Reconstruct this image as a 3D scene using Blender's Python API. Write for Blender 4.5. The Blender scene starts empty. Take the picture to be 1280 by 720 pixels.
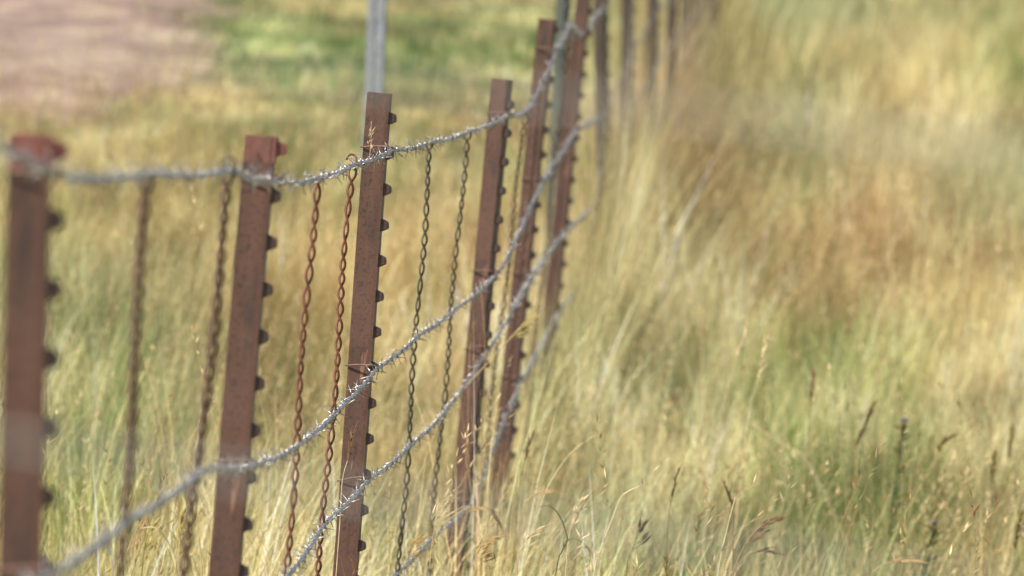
import bpy, bmesh, math, random
import numpy as np
from mathutils import Vector, Matrix

R = math.radians
rng = np.random.default_rng(7)
random.seed(7)
S = bpy.context.scene
COL = S.collection

# ------------------------------------------------------------------ camera
F = 13640.0                     # focal length in photo pixels (1280 wide)
CAM = Vector((0, 0, 1.5))
PITCH, ROLL = R(2.14), R(4.0)
fwd = Vector((0, math.cos(PITCH), -math.sin(PITCH)))
r0 = Vector((1, 0, 0)); u0 = r0.cross(fwd)
right = math.cos(ROLL) * r0 + math.sin(ROLL) * u0
up = math.cos(ROLL) * u0 - math.sin(ROLL) * r0
cam_d = bpy.data.cameras.new('camera')
cam = bpy.data.objects.new('camera', cam_d); COL.objects.link(cam)
m = Matrix((right, up, -fwd)).transposed().to_4x4(); m.translation = CAM
cam.matrix_world = m
cam_d.sensor_width = 36.0
cam_d.lens = F / 1280 * 36
cam_d.clip_start = 0.1; cam_d.clip_end = 6000
cam_d.dof.use_dof = True
cam_d.dof.focus_distance = 15.8
cam_d.dof.aperture_fstop = 16.0
S.camera = cam

# ------------------------------------------------------------------ light
SUN = Vector((-0.6, -0.55, 1.05)).normalized()
w = bpy.data.worlds.new('World'); S.world = w; w.use_nodes = True
nt = w.node_tree; bg = nt.nodes['Background']
sky = nt.nodes.new('ShaderNodeTexSky'); sky.sky_type = 'NISHITA'; sky.sun_disc = False
sky.sun_elevation = math.asin(SUN.z)
sky.sun_rotation = math.atan2(SUN.x, SUN.y) % (2 * math.pi)
nt.links.new(sky.outputs[0], bg.inputs[0]); bg.inputs[1].default_value = 0.095
sl = bpy.data.lights.new('sun', 'SUN'); sl.energy = 4.7; sl.angle = R(0.5); sl.color = (1, 0.93, 0.83)
so = bpy.data.objects.new('sun', sl); COL.objects.link(so)
so.rotation_euler = SUN.to_track_quat('Z', 'Y').to_euler(); so.location = (-5, -5, 20)
S.view_settings.view_transform = 'Standard'; S.view_settings.look = 'None'
S.view_settings.exposure = 0.58; S.view_settings.gamma = 1
S.view_settings.use_curve_mapping = False
S.render.engine = 'CYCLES'
S.cycles.use_denoising = True
S.cycles.max_bounces = 6; S.cycles.diffuse_bounces = 3; S.cycles.transmission_bounces = 3

def at(px, py, d):
    """world point seen at photo pixel px,py at camera depth d"""
    return CAM + d * (fwd + right * ((px - 640) / F) + up * ((360 - py) / F))

def project(P):
    """numpy (n,3) -> photo coordinates and depth"""
    q = P - np.array(CAM)
    d = q @ np.array(fwd)
    return 640 + F * (q @ np.array(right)) / d, 360 - F * (q @ np.array(up)) / d, d

def ground_z(x, y):
    x = np.asarray(x, float); y = np.asarray(y, float)
    g = 0.3 * np.clip((y - 25) / 15, 0, 1) ** 1.0 + 0.006 * np.clip(y - 40, 0, 400)
    und = 1 - 0.9 * np.clip((y - 32) / 10, 0, 1)
    g = g + und * (0.03 * np.sin(x * 1.7 + y * 0.31) * np.sin(y * 0.43 + 1.3) + 0.05 * np.sin(y * 0.13 + x * 0.4))
    return g

# ------------------------------------------------------------------ helpers
def tag(o, label=None, cat=None, group=None, kind=None):
    if label: o['label'] = label
    if cat: o['category'] = cat
    if group: o['group'] = group
    if kind: o['kind'] = kind
    return o

def empty(name, mat):
    o = bpy.data.objects.new(name, None); COL.objects.link(o)
    o.matrix_world = mat; o.empty_display_size = 0.05
    return o

def link(name, me, parent=None, mat=None):
    """mat: local matrix under the parent"""
    o = bpy.data.objects.new(name, me); COL.objects.link(o)
    if parent is not None: o.parent = parent
    if mat is not None: o.matrix_local = mat
    return o

def mesh_np(name, V, faces_tot, loops, material, col=None, smooth=False):
    me = bpy.data.meshes.new(name)
    V = np.ascontiguousarray(V, dtype=np.float32)
    me.vertices.add(len(V)); me.vertices.foreach_set('co', V.ravel())
    me.loops.add(len(loops)); me.loops.foreach_set('vertex_index', np.asarray(loops, dtype=np.int32))
    tot = np.asarray(faces_tot, dtype=np.int32)
    st = np.concatenate(([0], np.cumsum(tot)[:-1])).astype(np.int32)
    me.polygons.add(len(tot)); me.polygons.foreach_set('loop_start', st)
    me.polygons.foreach_set('loop_total', tot)
    if smooth: me.polygons.foreach_set('use_smooth', np.ones(len(tot), dtype=bool))
    if col is not None:
        a = me.attributes.new('col', 'FLOAT_COLOR', 'POINT')
        a.data.foreach_set('color', np.ascontiguousarray(col, dtype=np.float32).ravel())
    me.update(calc_edges=True)
    me.materials.append(material)
    return me

class MB:
    """collects tubes and faces, builds one mesh"""
    def __init__(s): s.v = []; s.f = []
    def tube(s, pts, rad, sides=6, caps=True):
        pts = [Vector(p) for p in pts]; n = len(pts)
        if isinstance(rad, (int, float)): rad = [rad] * n
        t0 = (pts[1] - pts[0]).normalized()
        nrm = t0.orthogonal().normalized(); b = len(s.v)
        for i, p in enumerate(pts):
            t = (pts[min(i + 1, n - 1)] - pts[max(i - 1, 0)]).normalized()
            nrm = (nrm - t * nrm.dot(t)).normalized(); bi = t.cross(nrm)
            for k in range(sides):
                a = 2 * math.pi * k / sides
                s.v.append(p + (nrm * math.cos(a) + bi * math.sin(a)) * rad[i])
        for i in range(n - 1):
            for k in range(sides):
                k2 = (k + 1) % sides
                s.f.append((b + i * sides + k, b + i * sides + k2, b + (i + 1) * sides + k2, b + (i + 1) * sides + k))
        if caps:
            s.f.append(tuple(b + k for k in reversed(range(sides))))
            s.f.append(tuple(b + (n - 1) * sides + k for k in range(sides)))
    def spindle(s, base, axis, length, rad, sides=4, mid=0.4):
        axis = axis.normalized(); n = axis.orthogonal().normalized(); bi = axis.cross(n)
        b = len(s.v); s.v.append(base.copy()); s.v.append(base + axis * length)
        for k in range(sides):
            a = 2 * math.pi * k / sides
            s.v.append(base + axis * length * mid + (n * math.cos(a) + bi * math.sin(a)) * rad)
        for k in range(sides):
            k2 = (k + 1) % sides
            s.f.append((b, b + 2 + k2, b + 2 + k)); s.f.append((b + 1, b + 2 + k, b + 2 + k2))
    def ribbon(s, pts, widths, side):
        b = len(s.v)
        for p, wd in zip(pts, widths):
            s.v.append(p - side * wd / 2); s.v.append(p + side * wd / 2)
        for i in range(len(pts) - 1):
            s.f.append((b + 2 * i, b + 2 * i + 1, b + 2 * i + 3, b + 2 * i + 2))
    def mesh(s, name, material, smooth=True):
        me = bpy.data.meshes.new(name); me.from_pydata([tuple(v) for v in s.v], [], s.f)
        if smooth:
            me.polygons.foreach_set('use_smooth', [True] * len(me.polygons))
        me.update(); me.materials.append(material); return me

# ------------------------------------------------------------------ materials
def base_mat(name, rough=0.6, metal=0.0):
    mt = bpy.data.materials.new(name); mt.use_nodes = True
    b = mt.node_tree.nodes['Principled BSDF']
    b.inputs['Roughness'].default_value = rough; b.inputs['Metallic'].default_value = metal
    return mt, mt.node_tree, b

def noise(nt, scale, detail=6, vec=None, rough=0.6):
    n = nt.nodes.new('ShaderNodeTexNoise'); n.inputs['Scale'].default_value = scale
    n.inputs['Detail'].default_value = detail; n.inputs['Roughness'].default_value = rough
    if vec is not None: nt.links.new(vec, n.inputs['Vector'])
    return n

def ramp(nt, src, stops):
    r = nt.nodes.new('ShaderNodeValToRGB'); e = r.color_ramp.elements
    e[0].position, e[0].color = stops[0][0], (*stops[0][1], 1)
    e[1].position, e[1].color = stops[-1][0], (*stops[-1][1], 1)
    for p, c in stops[1:-1]:
        x = e.new(p); x.color = (*c, 1)
    nt.links.new(src, r.inputs[0]); return r

def metal_mat(name, stops, scale, rough, metal=0.0, stretch=None, bump=0.3, coord='Object'):
    mt, t, b = base_mat(name, rough, metal)
    tc = t.nodes.new('ShaderNodeTexCoord'); mp = t.nodes.new('ShaderNodeMapping')
    t.links.new(tc.outputs[coord], mp.inputs[0])
    if stretch: mp.inputs['Scale'].default_value = stretch
    n = noise(t, scale, 8, mp.outputs[0]); r = ramp(t, n.outputs[0], stops)
    t.links.new(r.outputs[0], b.inputs['Base Color'])
    bp = t.nodes.new('ShaderNodeBump'); bp.inputs['Strength'].default_value = bump
    bp.inputs['Distance'].default_value = 0.001
    t.links.new(n.outputs[0], bp.inputs['Height']); t.links.new(bp.outputs[0], b.inputs['Normal'])
    return mt

def paint_mat(name, base, rust, pale):
    """old red-brown paint with vertical streaks, rust specks and scuffs"""
    mt, t, b = base_mat(name, 0.62)
    tc = t.nodes.new('ShaderNodeTexCoord'); mp = t.nodes.new('ShaderNodeMapping')
    t.links.new(tc.outputs['Object'], mp.inputs[0]); mp.inputs['Scale'].default_value = (1, 1, 0.12)
    st = noise(t, 55, 6, mp.outputs[0]); sp = noise(t, 240, 5, tc.outputs['Object']); bl = noise(t, 9, 4, tc.outputs['Object'])
    c1 = ramp(t, st.outputs[0], [(0.3, rust), (0.5, base), (0.72, tuple(x * 1.25 for x in base))])
    mx = t.nodes.new('ShaderNodeMixRGB'); k = ramp(t, sp.outputs[0], [(0.54, (0, 0, 0)), (0.62, (.9, .9, .9))])
    t.links.new(k.outputs[0], mx.inputs[0]); t.links.new(c1.outputs[0], mx.inputs[1]); mx.inputs[2].default_value = (*rust, 1)
    m2 = t.nodes.new('ShaderNodeMixRGB'); k2 = ramp(t, bl.outputs[0], [(0.5, (0, 0, 0)), (0.75, (.55, .55, .55))])
    t.links.new(k2.outputs[0], m2.inputs[0]); t.links.new(mx.outputs[0], m2.inputs[1]); m2.inputs[2].default_value = (*pale, 1)
    chp = noise(t, 75, 3, mp.outputs[0]); k3 = ramp(t, chp.outputs[0], [(0.66, (0, 0, 0)), (0.70, (.6, .6, .6))])
    m3 = t.nodes.new('ShaderNodeMixRGB'); t.links.new(k3.outputs[0], m3.inputs[0]); t.links.new(m2.outputs[0], m3.inputs[1])
    m3.inputs[2].default_value = (*[min(1, c * 2.1) for c in pale], 1)
    t.links.new(m3.outputs[0], b.inputs['Base Color'])
    bp = t.nodes.new('ShaderNodeBump'); bp.inputs['Strength'].default_value = 0.35; bp.inputs['Distance'].default_value = 0.0008
    t.links.new(sp.outputs[0], bp.inputs['Height']); t.links.new(bp.outputs[0], b.inputs['Normal'])
    return mt

M = {}
M['post'] = paint_mat('red_brown_paint', (0.082, 0.036, 0.021), (0.024, 0.014, 0.010), (0.14, 0.076, 0.05))
M['post_top'] = paint_mat('faded_red_paint', (0.20, 0.058, 0.042), (0.11, 0.04, 0.03), (0.24, 0.10, 0.085))
M['faded'] = paint_mat('faded_paint_near_tip', (0.17, 0.062, 0.046), (0.09, 0.042, 0.03), (0.22, 0.12, 0.1))
M['pale_wire'] = metal_mat('pale_plain_wire', [(0.3, (0.22, 0.22, 0.205)), (0.7, (0.42, 0.41, 0.385))], 60, 0.6, 0.2)
M['dark_post'] = paint_mat('dark_weathered_paint', (0.05, 0.033, 0.022), (0.03, 0.021, 0.015), (0.07, 0.052, 0.038))
M['green_post'] = paint_mat('green_grey_paint', (0.06, 0.072, 0.055), (0.04, 0.037, 0.028), (0.1, 0.11, 0.09))
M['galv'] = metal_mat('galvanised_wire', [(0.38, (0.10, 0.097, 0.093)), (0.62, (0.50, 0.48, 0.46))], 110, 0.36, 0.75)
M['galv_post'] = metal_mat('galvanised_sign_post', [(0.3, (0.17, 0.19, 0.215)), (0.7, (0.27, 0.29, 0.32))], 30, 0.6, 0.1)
M['far_wire'] = metal_mat('dulled_far_wire', [(0.3, (0.10, 0.08, 0.055)), (0.7, (0.22, 0.18, 0.13))], 90, 0.6, 0.2)  # far wire toned down toward grass colour so it fades with distance
M['rust'] = metal_mat('rusty_wire', [(0.3, (0.055, 0.016, 0.009)), (0.5, (0.13, 0.038, 0.019)), (0.75, (0.25, 0.095, 0.045))], 90, 0.6, 0.1)
M['brown'] = metal_mat('brown_rusted_wire', [(0.3, (0.045, 0.021, 0.012)), (0.7, (0.12, 0.058, 0.034))], 90, 0.6, 0.1)
M['dark'] = metal_mat('dark_stay_wire', [(0.3, (0.03, 0.027, 0.018)), (0.7, (0.10, 0.09, 0.06))], 90, 0.45, 0.35)
M['stud'] = paint_mat('dark_stud_paint', (0.062, 0.036, 0.026), (0.032, 0.02, 0.015), (0.10, 0.065, 0.05))  # studs in a darker brown than the post bars
M['clip'] = metal_mat('rusty_clip_wire', [(0.3, (0.10, 0.05, 0.035)), (0.7, (0.25, 0.15, 0.11))], 200, 0.55, 0.1)

def plant_mat(name, attr=True, color=None, trans=0.36, rough=0.55):
    mt = bpy.data.materials.new(name); mt.use_nodes = True; t = mt.node_tree
    b = t.nodes['Principled BSDF']; b.inputs['Roughness'].default_value = rough
    out = t.nodes['Material Output']; tr = t.nodes.new('ShaderNodeBsdfTranslucent')
    mx = t.nodes.new('ShaderNodeMixShader'); mx.inputs[0].default_value = trans
    t.links.new(b.outputs[0], mx.inputs[1]); t.links.new(tr.outputs[0], mx.inputs[2]); t.links.new(mx.outputs[0], out.inputs[0])
    if attr:
        a = t.nodes.new('ShaderNodeAttribute'); a.attribute_name = 'col'; src = a.outputs['Color']
    else:
        tc = t.nodes.new('ShaderNodeTexCoord'); n = noise(t, 60, 4, tc.outputs['Object'])
        src = ramp(t, n.outputs[0], [(0.3, tuple(c * 0.75 for c in color)), (0.7, tuple(min(1, c * 1.2) for c in color))]).outputs[0]
    t.links.new(src, b.inputs['Base Color']); t.links.new(src, tr.inputs['Color'])
    return mt
M['grass'] = plant_mat('grass_blades')

# ------------------------------------------------------------------ ground
xs = np.unique(np.concatenate([-np.geomspace(22, 2500, 22), np.arange(-20, 20.01, 0.5), np.geomspace(22, 2500, 22)]))
ys = np.unique(np.concatenate([-np.geomspace(6, 400, 12), np.arange(-4, 200.01, 0.75), np.geomspace(205, 4500, 30)]))
X, Y = np.meshgrid(xs, ys)
V = np.stack([X.ravel(), Y.ravel(), ground_z(X.ravel(), Y.ravel())], 1)
nx, ny = len(xs), len(ys)
i = (np.arange(ny - 1)[:, None] * nx + np.arange(nx - 1)[None]).ravel()
q = np.stack([i, i + 1, i + nx + 1, i + nx], 1)
GV, GQ = V, q

# ground patches, located on the ground where the photograph shows them
def on_ground(px, py, hz=0.0):
    d = 20.0
    for _ in range(60):
        p = at(px, py, d); g = float(ground_z(p.x, p.y)) + hz
        d *= 1 + max(-0.3, min(0.3, (p.z - g) / 1.5)) * 0.8
        d = min(d, 400)
    return at(px, py, d)

def vnoise(x, y, seed):
    """smooth value noise"""
    g = np.random.default_rng(seed).random((256, 256))
    xi = np.floor(x).astype(int); yi = np.floor(y).astype(int); fx = x - xi; fy = y - yi
    fx = fx * fx * (3 - 2 * fx); fy = fy * fy * (3 - 2 * fy)
    a = g[yi % 256, xi % 256]; b = g[yi % 256, (xi + 1) % 256]; c = g[(yi + 1) % 256, xi % 256]; d = g[(yi + 1) % 256, (xi + 1) % 256]
    return (a * (1 - fx) + b * fx) * (1 - fy) + (c * (1 - fx) + d * fx) * fy

# bare dirt: irregular outline, laid 4 mm above the ground
dirt_px = [(-260, -40), (-260, 100), (-60, 150), (10, 158), (60, 150), (110, 142), (150, 122), (190, 102), (235, 90),
           (278, 62), (266, 30), (286, 8), (262, -20), (260, -60), (120, -75), (-60, -75)]
dp = [on_ground(x, y + 8) for x, y in dirt_px]
def inside(px, py, poly):
    r = np.zeros(len(px), bool); n = len(poly); j = n - 1
    for i in range(n):
        xi, yi = poly[i].x, poly[i].y; xj, yj = poly[j].x, poly[j].y
        c = ((yi > py) != (yj > py)) & (px < (xj - xi) * (py - yi) / (yj - yi + 1e-12) + xi)
        r ^= c; j = i
    return r
def dirt_mat():
    mt, t, b = base_mat('pinkish_bare_dirt', 0.95)
    geo = t.nodes.new('ShaderNodeNewGeometry')
    mp = t.nodes.new('ShaderNodeMapping'); mp.inputs['Scale'].default_value = (2.2, .35, 1); t.links.new(geo.outputs['Position'], mp.inputs[0])
    a = noise(t, 1.0, 6, mp.outputs[0]); c = noise(t, 20, 8, geo.outputs['Position'])
    r1 = ramp(t, a.outputs[0], [(0.35, (0.17, 0.105, 0.075)), (0.5, (0.29, 0.19, 0.14)), (0.64, (0.42, 0.31, 0.21))])
    r2 = ramp(t, c.outputs[0], [(0.3, (0.75, 0.75, 0.75)), (0.7, (1.1, 1.1, 1.1))])
    mx = t.nodes.new('ShaderNodeMixRGB'); mx.blend_type = 'MULTIPLY'; mx.inputs[0].default_value = 1
    t.links.new(r1.outputs[0], mx.inputs[1]); t.links.new(r2.outputs[0], mx.inputs[2])
    t.links.new(mx.outputs[0], b.inputs['Base Color'])
    return mt
gx = np.arange(min(p.x for p in dp) - 1, max(p.x for p in dp) + 1, 0.06)
gy = np.arange(min(p.y for p in dp) - 2, max(p.y for p in dp) + 2, 0.22)
A, B = np.meshgrid(gx, gy)
V = np.stack([A.ravel(), B.ravel(), ground_z(A.ravel(), B.ravel()) + 0.008], 1)
nx = len(gx); i = (np.arange(len(gy) - 1)[:, None] * nx + np.arange(nx - 1)[None]).ravel()
q = np.stack([i, i + 1, i + nx + 1, i + nx], 1)
def dirt_mask(x, y):
    return inside(x + (vnoise(x * 1.5 + 40, y * .25 + 40, 31) - .5) * .3 + (vnoise(x * 9 + 40, y * 1.0 + 40, 32) - .5) * .22,
                  y + (vnoise(x * .8 + 90, y * .2 + 40, 33) - .5) * 1.5 + (vnoise(x * 9 + 90, y * 1.2 + 40, 34) - .5) * 3, dp)
jr = np.random.default_rng(5); keep = dirt_mask(V[i, 0] + jr.normal(0, .05, len(i)), V[i, 1] + jr.normal(0, 1.1, len(i)))
tag(link('dirt_track', mesh_np('dirt_track', V, np.full(keep.sum(), 4), q[keep].ravel(), dirt_mat(), smooth=True)), kind='structure')

# ------------------------------------------------------------------ grass
def s2l(c):
    c = np.array(c, float) / 255
    return np.where(c <= 0.04045, c / 12.92, ((c + 0.055) / 1.055) ** 2.4)
GOLD, STRAW, CREAM = s2l((170, 138, 84)), s2l((189, 165, 116)), s2l((224, 202, 152))
GREEN, VIVID, SAGE = s2l((106, 130, 58)), s2l((86, 132, 48)), s2l((136, 152, 110))
RUST, OLIVE, PINK = s2l((156, 108, 72)), s2l((122, 110, 50)), s2l((186, 152, 128))
DEEP = s2l((72, 112, 50))
# (x, y, rx, ry, colour, weight)
PATCH = [
    (90, 150, 90, 22, CREAM, .9), (300, 15, 50, 25, VIVID, .6), (375, 50, 60, 28, VIVID, .85), (350, 140, 70, 15, GREEN, .6),
    (150, 150, 25, 10, VIVID, .5), (592, 32, 130, 28, DEEP, 1.6), (430, 40, 120, 22, VIVID, .8), (430, 85, 60, 30, SAGE, .5), (560, 95, 90, 30, OLIVE, .5),
    (600, 5, 60, 9, STRAW, .7), (220, 130, 100, 18, STRAW, .6), (120, 240, 60, 50, STRAW, .5), (560, 165, 110, 40, SAGE, .45),
    (220, 240, 80, 80, OLIVE, 1.1), (320, 190, 40, 40, OLIVE, .6), (270, 330, 90, 100, OLIVE, .8), (60, 230, 60, 50, GREEN, .5), (120, 330, 60, 60, SAGE, 1.0), (130, 440, 80, 70, GREEN, .8), (20, 320, 20, 30, VIVID, .9), (210, 420, 60, 60, SAGE, .5),
    (120, 400, 35, 45, VIVID, .4), (380, 330, 90, 110, GOLD, .7), (560, 300, 120, 120, GOLD, .75), (100, 620, 70, 100, VIVID, .5), (160, 520, 90, 60, SAGE, .6),
    (500, 520, 90, 60, STRAW, .7), (510, 660, 90, 70, SAGE, .6), (350, 640, 80, 90, GREEN, .45),
    (1000, 15, 120, 28, SAGE, .8), (890, 70, 60, 40, GOLD, .5), (1010, 85, 70, 30, OLIVE, .65), (1150, 60, 120, 30, STRAW, .7),
    (1260, 75, 60, 40, GREEN, .9), (990, 150, 50, 60, SAGE, 1.0), (975, 200, 55, 40, GREEN, 1.3), (1170, 150, 130, 35, CREAM, .75),
    (1245, 210, 60, 50, SAGE, .9), (1090, 245, 70, 45, RUST, .9), (860, 210, 75, 60, RUST, .75), (1060, 300, 160, 45, GOLD, .5),
    (800, 140, 60, 30, PINK, .8), (880, 300, 110, 60, OLIVE, .45), (740, 330, 60, 80, GOLD, .7), (830, 400, 90, 60, SAGE, .55),
    (1050, 440, 120, 60, GREEN, .85), (1060, 550, 125, 130, VIVID, .95), (1120, 660, 90, 60, GREEN, .6), (950, 470, 60, 70, OLIVE, .3), (1225, 450, 80, 90, CREAM, .8), (1235, 600, 70, 90, STRAW, .7),
    (860, 575, 80, 50, CREAM, .75), (930, 670, 110, 50, SAGE, .85), (760, 620, 90, 90, SAGE, .5), (1010, 690, 110, 40, GREEN, .4), (720, 480, 70, 80, GREEN, .35),
    (1270, 340, 60, 80, STRAW, .7),
]
def grass_colour(x, y, z):
    n = len(x)
    P = np.stack([x, y, z + 0.22], 1)
    px, py, d = project(P)
    n1 = vnoise(x * 1.3 + 50, y * 0.25 + 50, 1); n2 = vnoise(x * 5 + 90, y * 1.1 + 90, 2); n3 = vnoise(x * 14 + 9, y * 4 + 9, 3)
    g = np.clip((n1 * 0.5 + n2 * 0.3 + n3 * 0.2 - 0.36) * 3.2, 0, 1)[:, None]
    r = rng.random((n, 1))
    g = g * 1.0
    base = (STRAW * .7 + GOLD * .3) * (1 - g) + (GREEN * 0.5 + SAGE * 0.5) * g
    far = np.clip((y - 30) / 40, 0, 1)[:, None]
    n4 = (vnoise(x * 3.5 + 19, y * 0.7 + 19, 5) * .55 + vnoise(x * 9 + 19, y * 2.0 + 19, 6) * .45)[:, None]
    jx = px + rng.normal(0, 14, n); jy = py + rng.normal(0, 7, n)
    W = np.zeros((n, 1)); C = np.zeros((n, 3))
    for (a, b, rx, ry, c, wt) in PATCH:
        k = (wt * np.exp(-(((jx - a) / rx) ** 2 + ((jy - b) / ry) ** 2) * 0.9))[:, None]
        W += k; C += k * c
    mix = np.clip(W * 1.15, 0, 0.93); C = np.where(W > 1e-6, C / np.maximum(W, 1e-6), base)
    col = base * (1 - mix) + C * mix
    # individual blades: some dry, some green, brightness spread
    col = col + (CREAM * 1.1 - col) * np.clip((n4 - .56) * 4.5, 0, .6) * (1 - .6 * far)
    col = col + (GREEN * .8 - col) * np.clip((.45 - n4) * 4, 0, .6) * (1 - .5 * far)
    sel = rng.random((n, 1)) * (1 - .55 * far) + .45 * far
    col = np.where(sel < 0.17, col * 0.45 + CREAM * 0.55, col)
    col = np.where((sel > 0.86) & (sel < .95), col * 0.5 + GREEN * 0.5, col)
    col = np.where((sel > 0.965), col * 0.4 + RUST * 0.6, col)
    n5 = vnoise(x * 26 + 5, y * 5 + 5, 7)[:, None]; n6 = vnoise(x * 21 + 55, y * 4 + 5, 8)[:, None]
    col = col + ((CREAM * .5 + col * .75) - col) * np.clip((n5 - .62) * 3.0, 0, .7)
    col = col + (RUST * .62 - col) * np.clip((n6 - .68) * 2.4, 0, .45)
    col = col * np.exp((n5 - .5) * .9)
    col = col * np.exp((n4 - .5) * 1.5 + (n2[:, None] - .5) * .5)
    return np.clip(col * np.exp(rng.normal(0, 0.24, (n, 1)) * (1 - .6 * far)), 0.01, 0.9)

def ground_mat():
    mt, t, b = base_mat('dry_soil_and_thatch', 0.95)
    geo = t.nodes.new('ShaderNodeNewGeometry')
    a = noise(t, 0.35, 5, geo.outputs['Position']); c = noise(t, 14, 8, geo.outputs['Position'])
    r1 = t.nodes.new('ShaderNodeAttribute'); r1.attribute_name = 'col'
    r2 = ramp(t, c.outputs[0], [(0.3, (0.55, 0.55, 0.55)), (0.7, (1.2, 1.2, 1.2))])
    mx = t.nodes.new('ShaderNodeMixRGB'); mx.blend_type = 'MULTIPLY'; mx.inputs[0].default_value = 1
    t.links.new(r1.outputs[0], mx.inputs[1]); t.links.new(r2.outputs[0], mx.inputs[2])
    t.links.new(mx.outputs[0], b.inputs['Base Color'])
    bp = t.nodes.new('ShaderNodeBump'); bp.inputs['Distance'].default_value = 0.03
    t.links.new(c.outputs[0], bp.inputs['Height']); t.links.new(bp.outputs[0], b.inputs['Normal'])
    return mt

gc = grass_colour(GV[:, 0], GV[:, 1], GV[:, 2] - .15) * .8
gc = np.where((GV[:, 1:2] < 12) | (GV[:, 1:2] > 260) | (np.abs(GV[:, :1]) > 22), STRAW * .5 + GREEN * .3, gc)
gme = mesh_np('ground', GV, np.full(len(GQ), 4), GQ.ravel(), ground_mat(), np.concatenate([gc, np.ones((len(gc), 1))], 1), smooth=True)
tag(link('ground', gme), kind='structure')

def scatter(d0, d1, dens, side=1.2):
    area = lambda a, b: 0.054 * (b * b - a * a) + 2 * side * (b - a)
    n = int(area(d0, d1) * dens)
    y = d0 + (d1 - d0) * rng.random(n * 2)
    wd = 0.108 * y + 2 * side
    y = y[rng.random(n * 2) < wd / wd.max()][:n]
    x = (rng.random(len(y)) - 0.5) * (0.108 * y + 2 * side)
    # clumping
    cl = vnoise(x * 6 + 33, y * 6 + 33, 11) * 0.6 + vnoise(x * 17, y * 17, 12) * 0.4
    k = rng.random(len(y)) < np.clip(0.25 + (cl - 0.3) * 2.2, 0.15, 1)
    x, y = x[k], y[k]
    k = ~dirt_mask(x + rng.normal(0, .2, len(x)), y + rng.normal(0, .9, len(x))) | (rng.random(len(x)) < 0.03)
    return x[k], y[k]

def blades(x, y, h, wd, lean, seg, V_off, col):
    """tapered curved ribbons -> verts, totals, loops"""
    n = len(x); z = ground_z(x, y)
    az = rng.random(n) * 2 * np.pi
    lx = lean[:, 0]; ly = lean[:, 1]
    # keep the ribbon turned at a random angle round its stalk
    sx, sy = np.cos(az), np.sin(az)
    rows = []
    ts = np.linspace(0, 1, seg + 1)
    for t in ts:
        cx = x + lx * h * t ** 1.8; cy = y + ly * h * t ** 1.8
        drop = (lx ** 2 + ly ** 2) * 0.45 * t ** 2
        cz = z + h * (t - drop * t)
        ww = wd * (1 - t) ** 0.65 * 0.5 if t < 1 else np.zeros(n)
        if t < 1:
            rows.append(np.stack([cx - sx * ww, cy - sy * ww, cz], 1)); rows.append(np.stack([cx + sx * ww, cy + sy * ww, cz], 1))
        else:
            rows.append(np.stack([cx, cy, cz], 1))
    nv = 2 * seg + 1
    V = np.stack(rows, 1).reshape(-1, 3)
    b = (np.arange(n) * nv)[:, None] + V_off
    parts = []
    for s in range(seg - 1):
        parts.append(b + np.array([2 * s, 2 * s + 1, 2 * s + 3, 2 * s + 2]))
    parts.append(b + np.array([2 * seg - 2, 2 * seg - 1, 2 * seg]))
    loops = np.concatenate(parts, 1).ravel()
    tot = np.tile(np.array([4] * (seg - 1) + [3]), n)
    # green at the base to the tip colour: real blades dry from the tip
    C = np.repeat(col, nv, 0)
    return V, tot, loops, np.concatenate([C, np.ones((len(C), 1))], 1)

def join(lst):
    return [np.concatenate([a[k] for a in lst]) for k in range(4)]

parts = []; off = 0
bands = [(9, 14, 500, 3, .0030, .25), (14, 22, 2200, 3, .0030, .25), (22, 32, 2200, 3, .0034, .22), (32, 48, 1300, 2, .0042, .20), (48, 75, 420, 2, .0075, .24), (75, 125, 170, 2, .011, .20), (125, 210, 40, 2, .018, .2)]
for d0, d1, dens, seg, wd, hh in bands:
    x, y = scatter(d0, d1, dens)
    n = len(x); z = ground_z(x, y)
    hn = vnoise(x * 2.2 + 7, y * 0.9 + 7, 21)
    h = hh * (0.45 + 1.0 * hn) * (.75 + .5 * vnoise(x * 26 + 5, y * 5 + 5, 7)) * np.exp(np.clip(rng.normal(0, 0.28, n), -.6, .42))
    gx_, gy_, _ = project(np.stack([x, y, z + .1], 1))
    h *= 1 - .72 * np.clip((y - 34) / 14, 0, 1) * np.clip((760 - gx_) / 60, 0, 1)      # short grass beyond the fence
    rank = np.exp(-((gx_ - (1039 - 9140 / y)) / 55) ** 2) * np.clip((y - 24) / 1.5, 0, 1) * (1 - .45 * np.clip((y - 33) / 4, 0, 1))       # ranker growth along the far fence line
    rank = np.maximum(rank, np.clip((y - 28) / 6, 0, 1) * np.exp(-((gx_ - 850) / 70) ** 2) * .35)
    h *= 1 + .7 * np.exp(-((gx_ - 590) / 60) ** 2) * np.exp(-((y - 19.3) / .7) ** 2)
    h *= 1 + (1.25 + .55 * np.clip((y - 28) / 3, 0, 1)) * rank
    wind = vnoise(x * 1.1 + 3, y * 0.5 + 3, 22)
    wind = .4 * wind + .6 * vnoise(x * 5 + 3, y * 2.2 + 3, 23)
    lean = np.stack([0.03 + 0.6 * (wind - 0.42) * .75 + rng.normal(0, 0.22, n), rng.normal(0, 0.3, n)], 1) * (1 - .5 * rank)[:, None]
    c = grass_colour(x, y, z)
    V, t_, l_, c_ = blades(x, y, h, wd * np.exp(np.clip(rng.normal(0, 0.3, n), -.6, .4)), np.clip(lean, -.75, .75), seg, off, c)
    parts.append((V, t_, l_, c_)); off += len(V)
V, t_, l_, c_ = join(parts)
print('blade verts', len(V), 'faces', len(t_))
tag(link('meadow_grass', mesh_np('meadow_grass', V, t_, l_, M['grass'], c_)), 'dry golden and green meadow grass on both sides of the fence', 'grass', kind='stuff')

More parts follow.
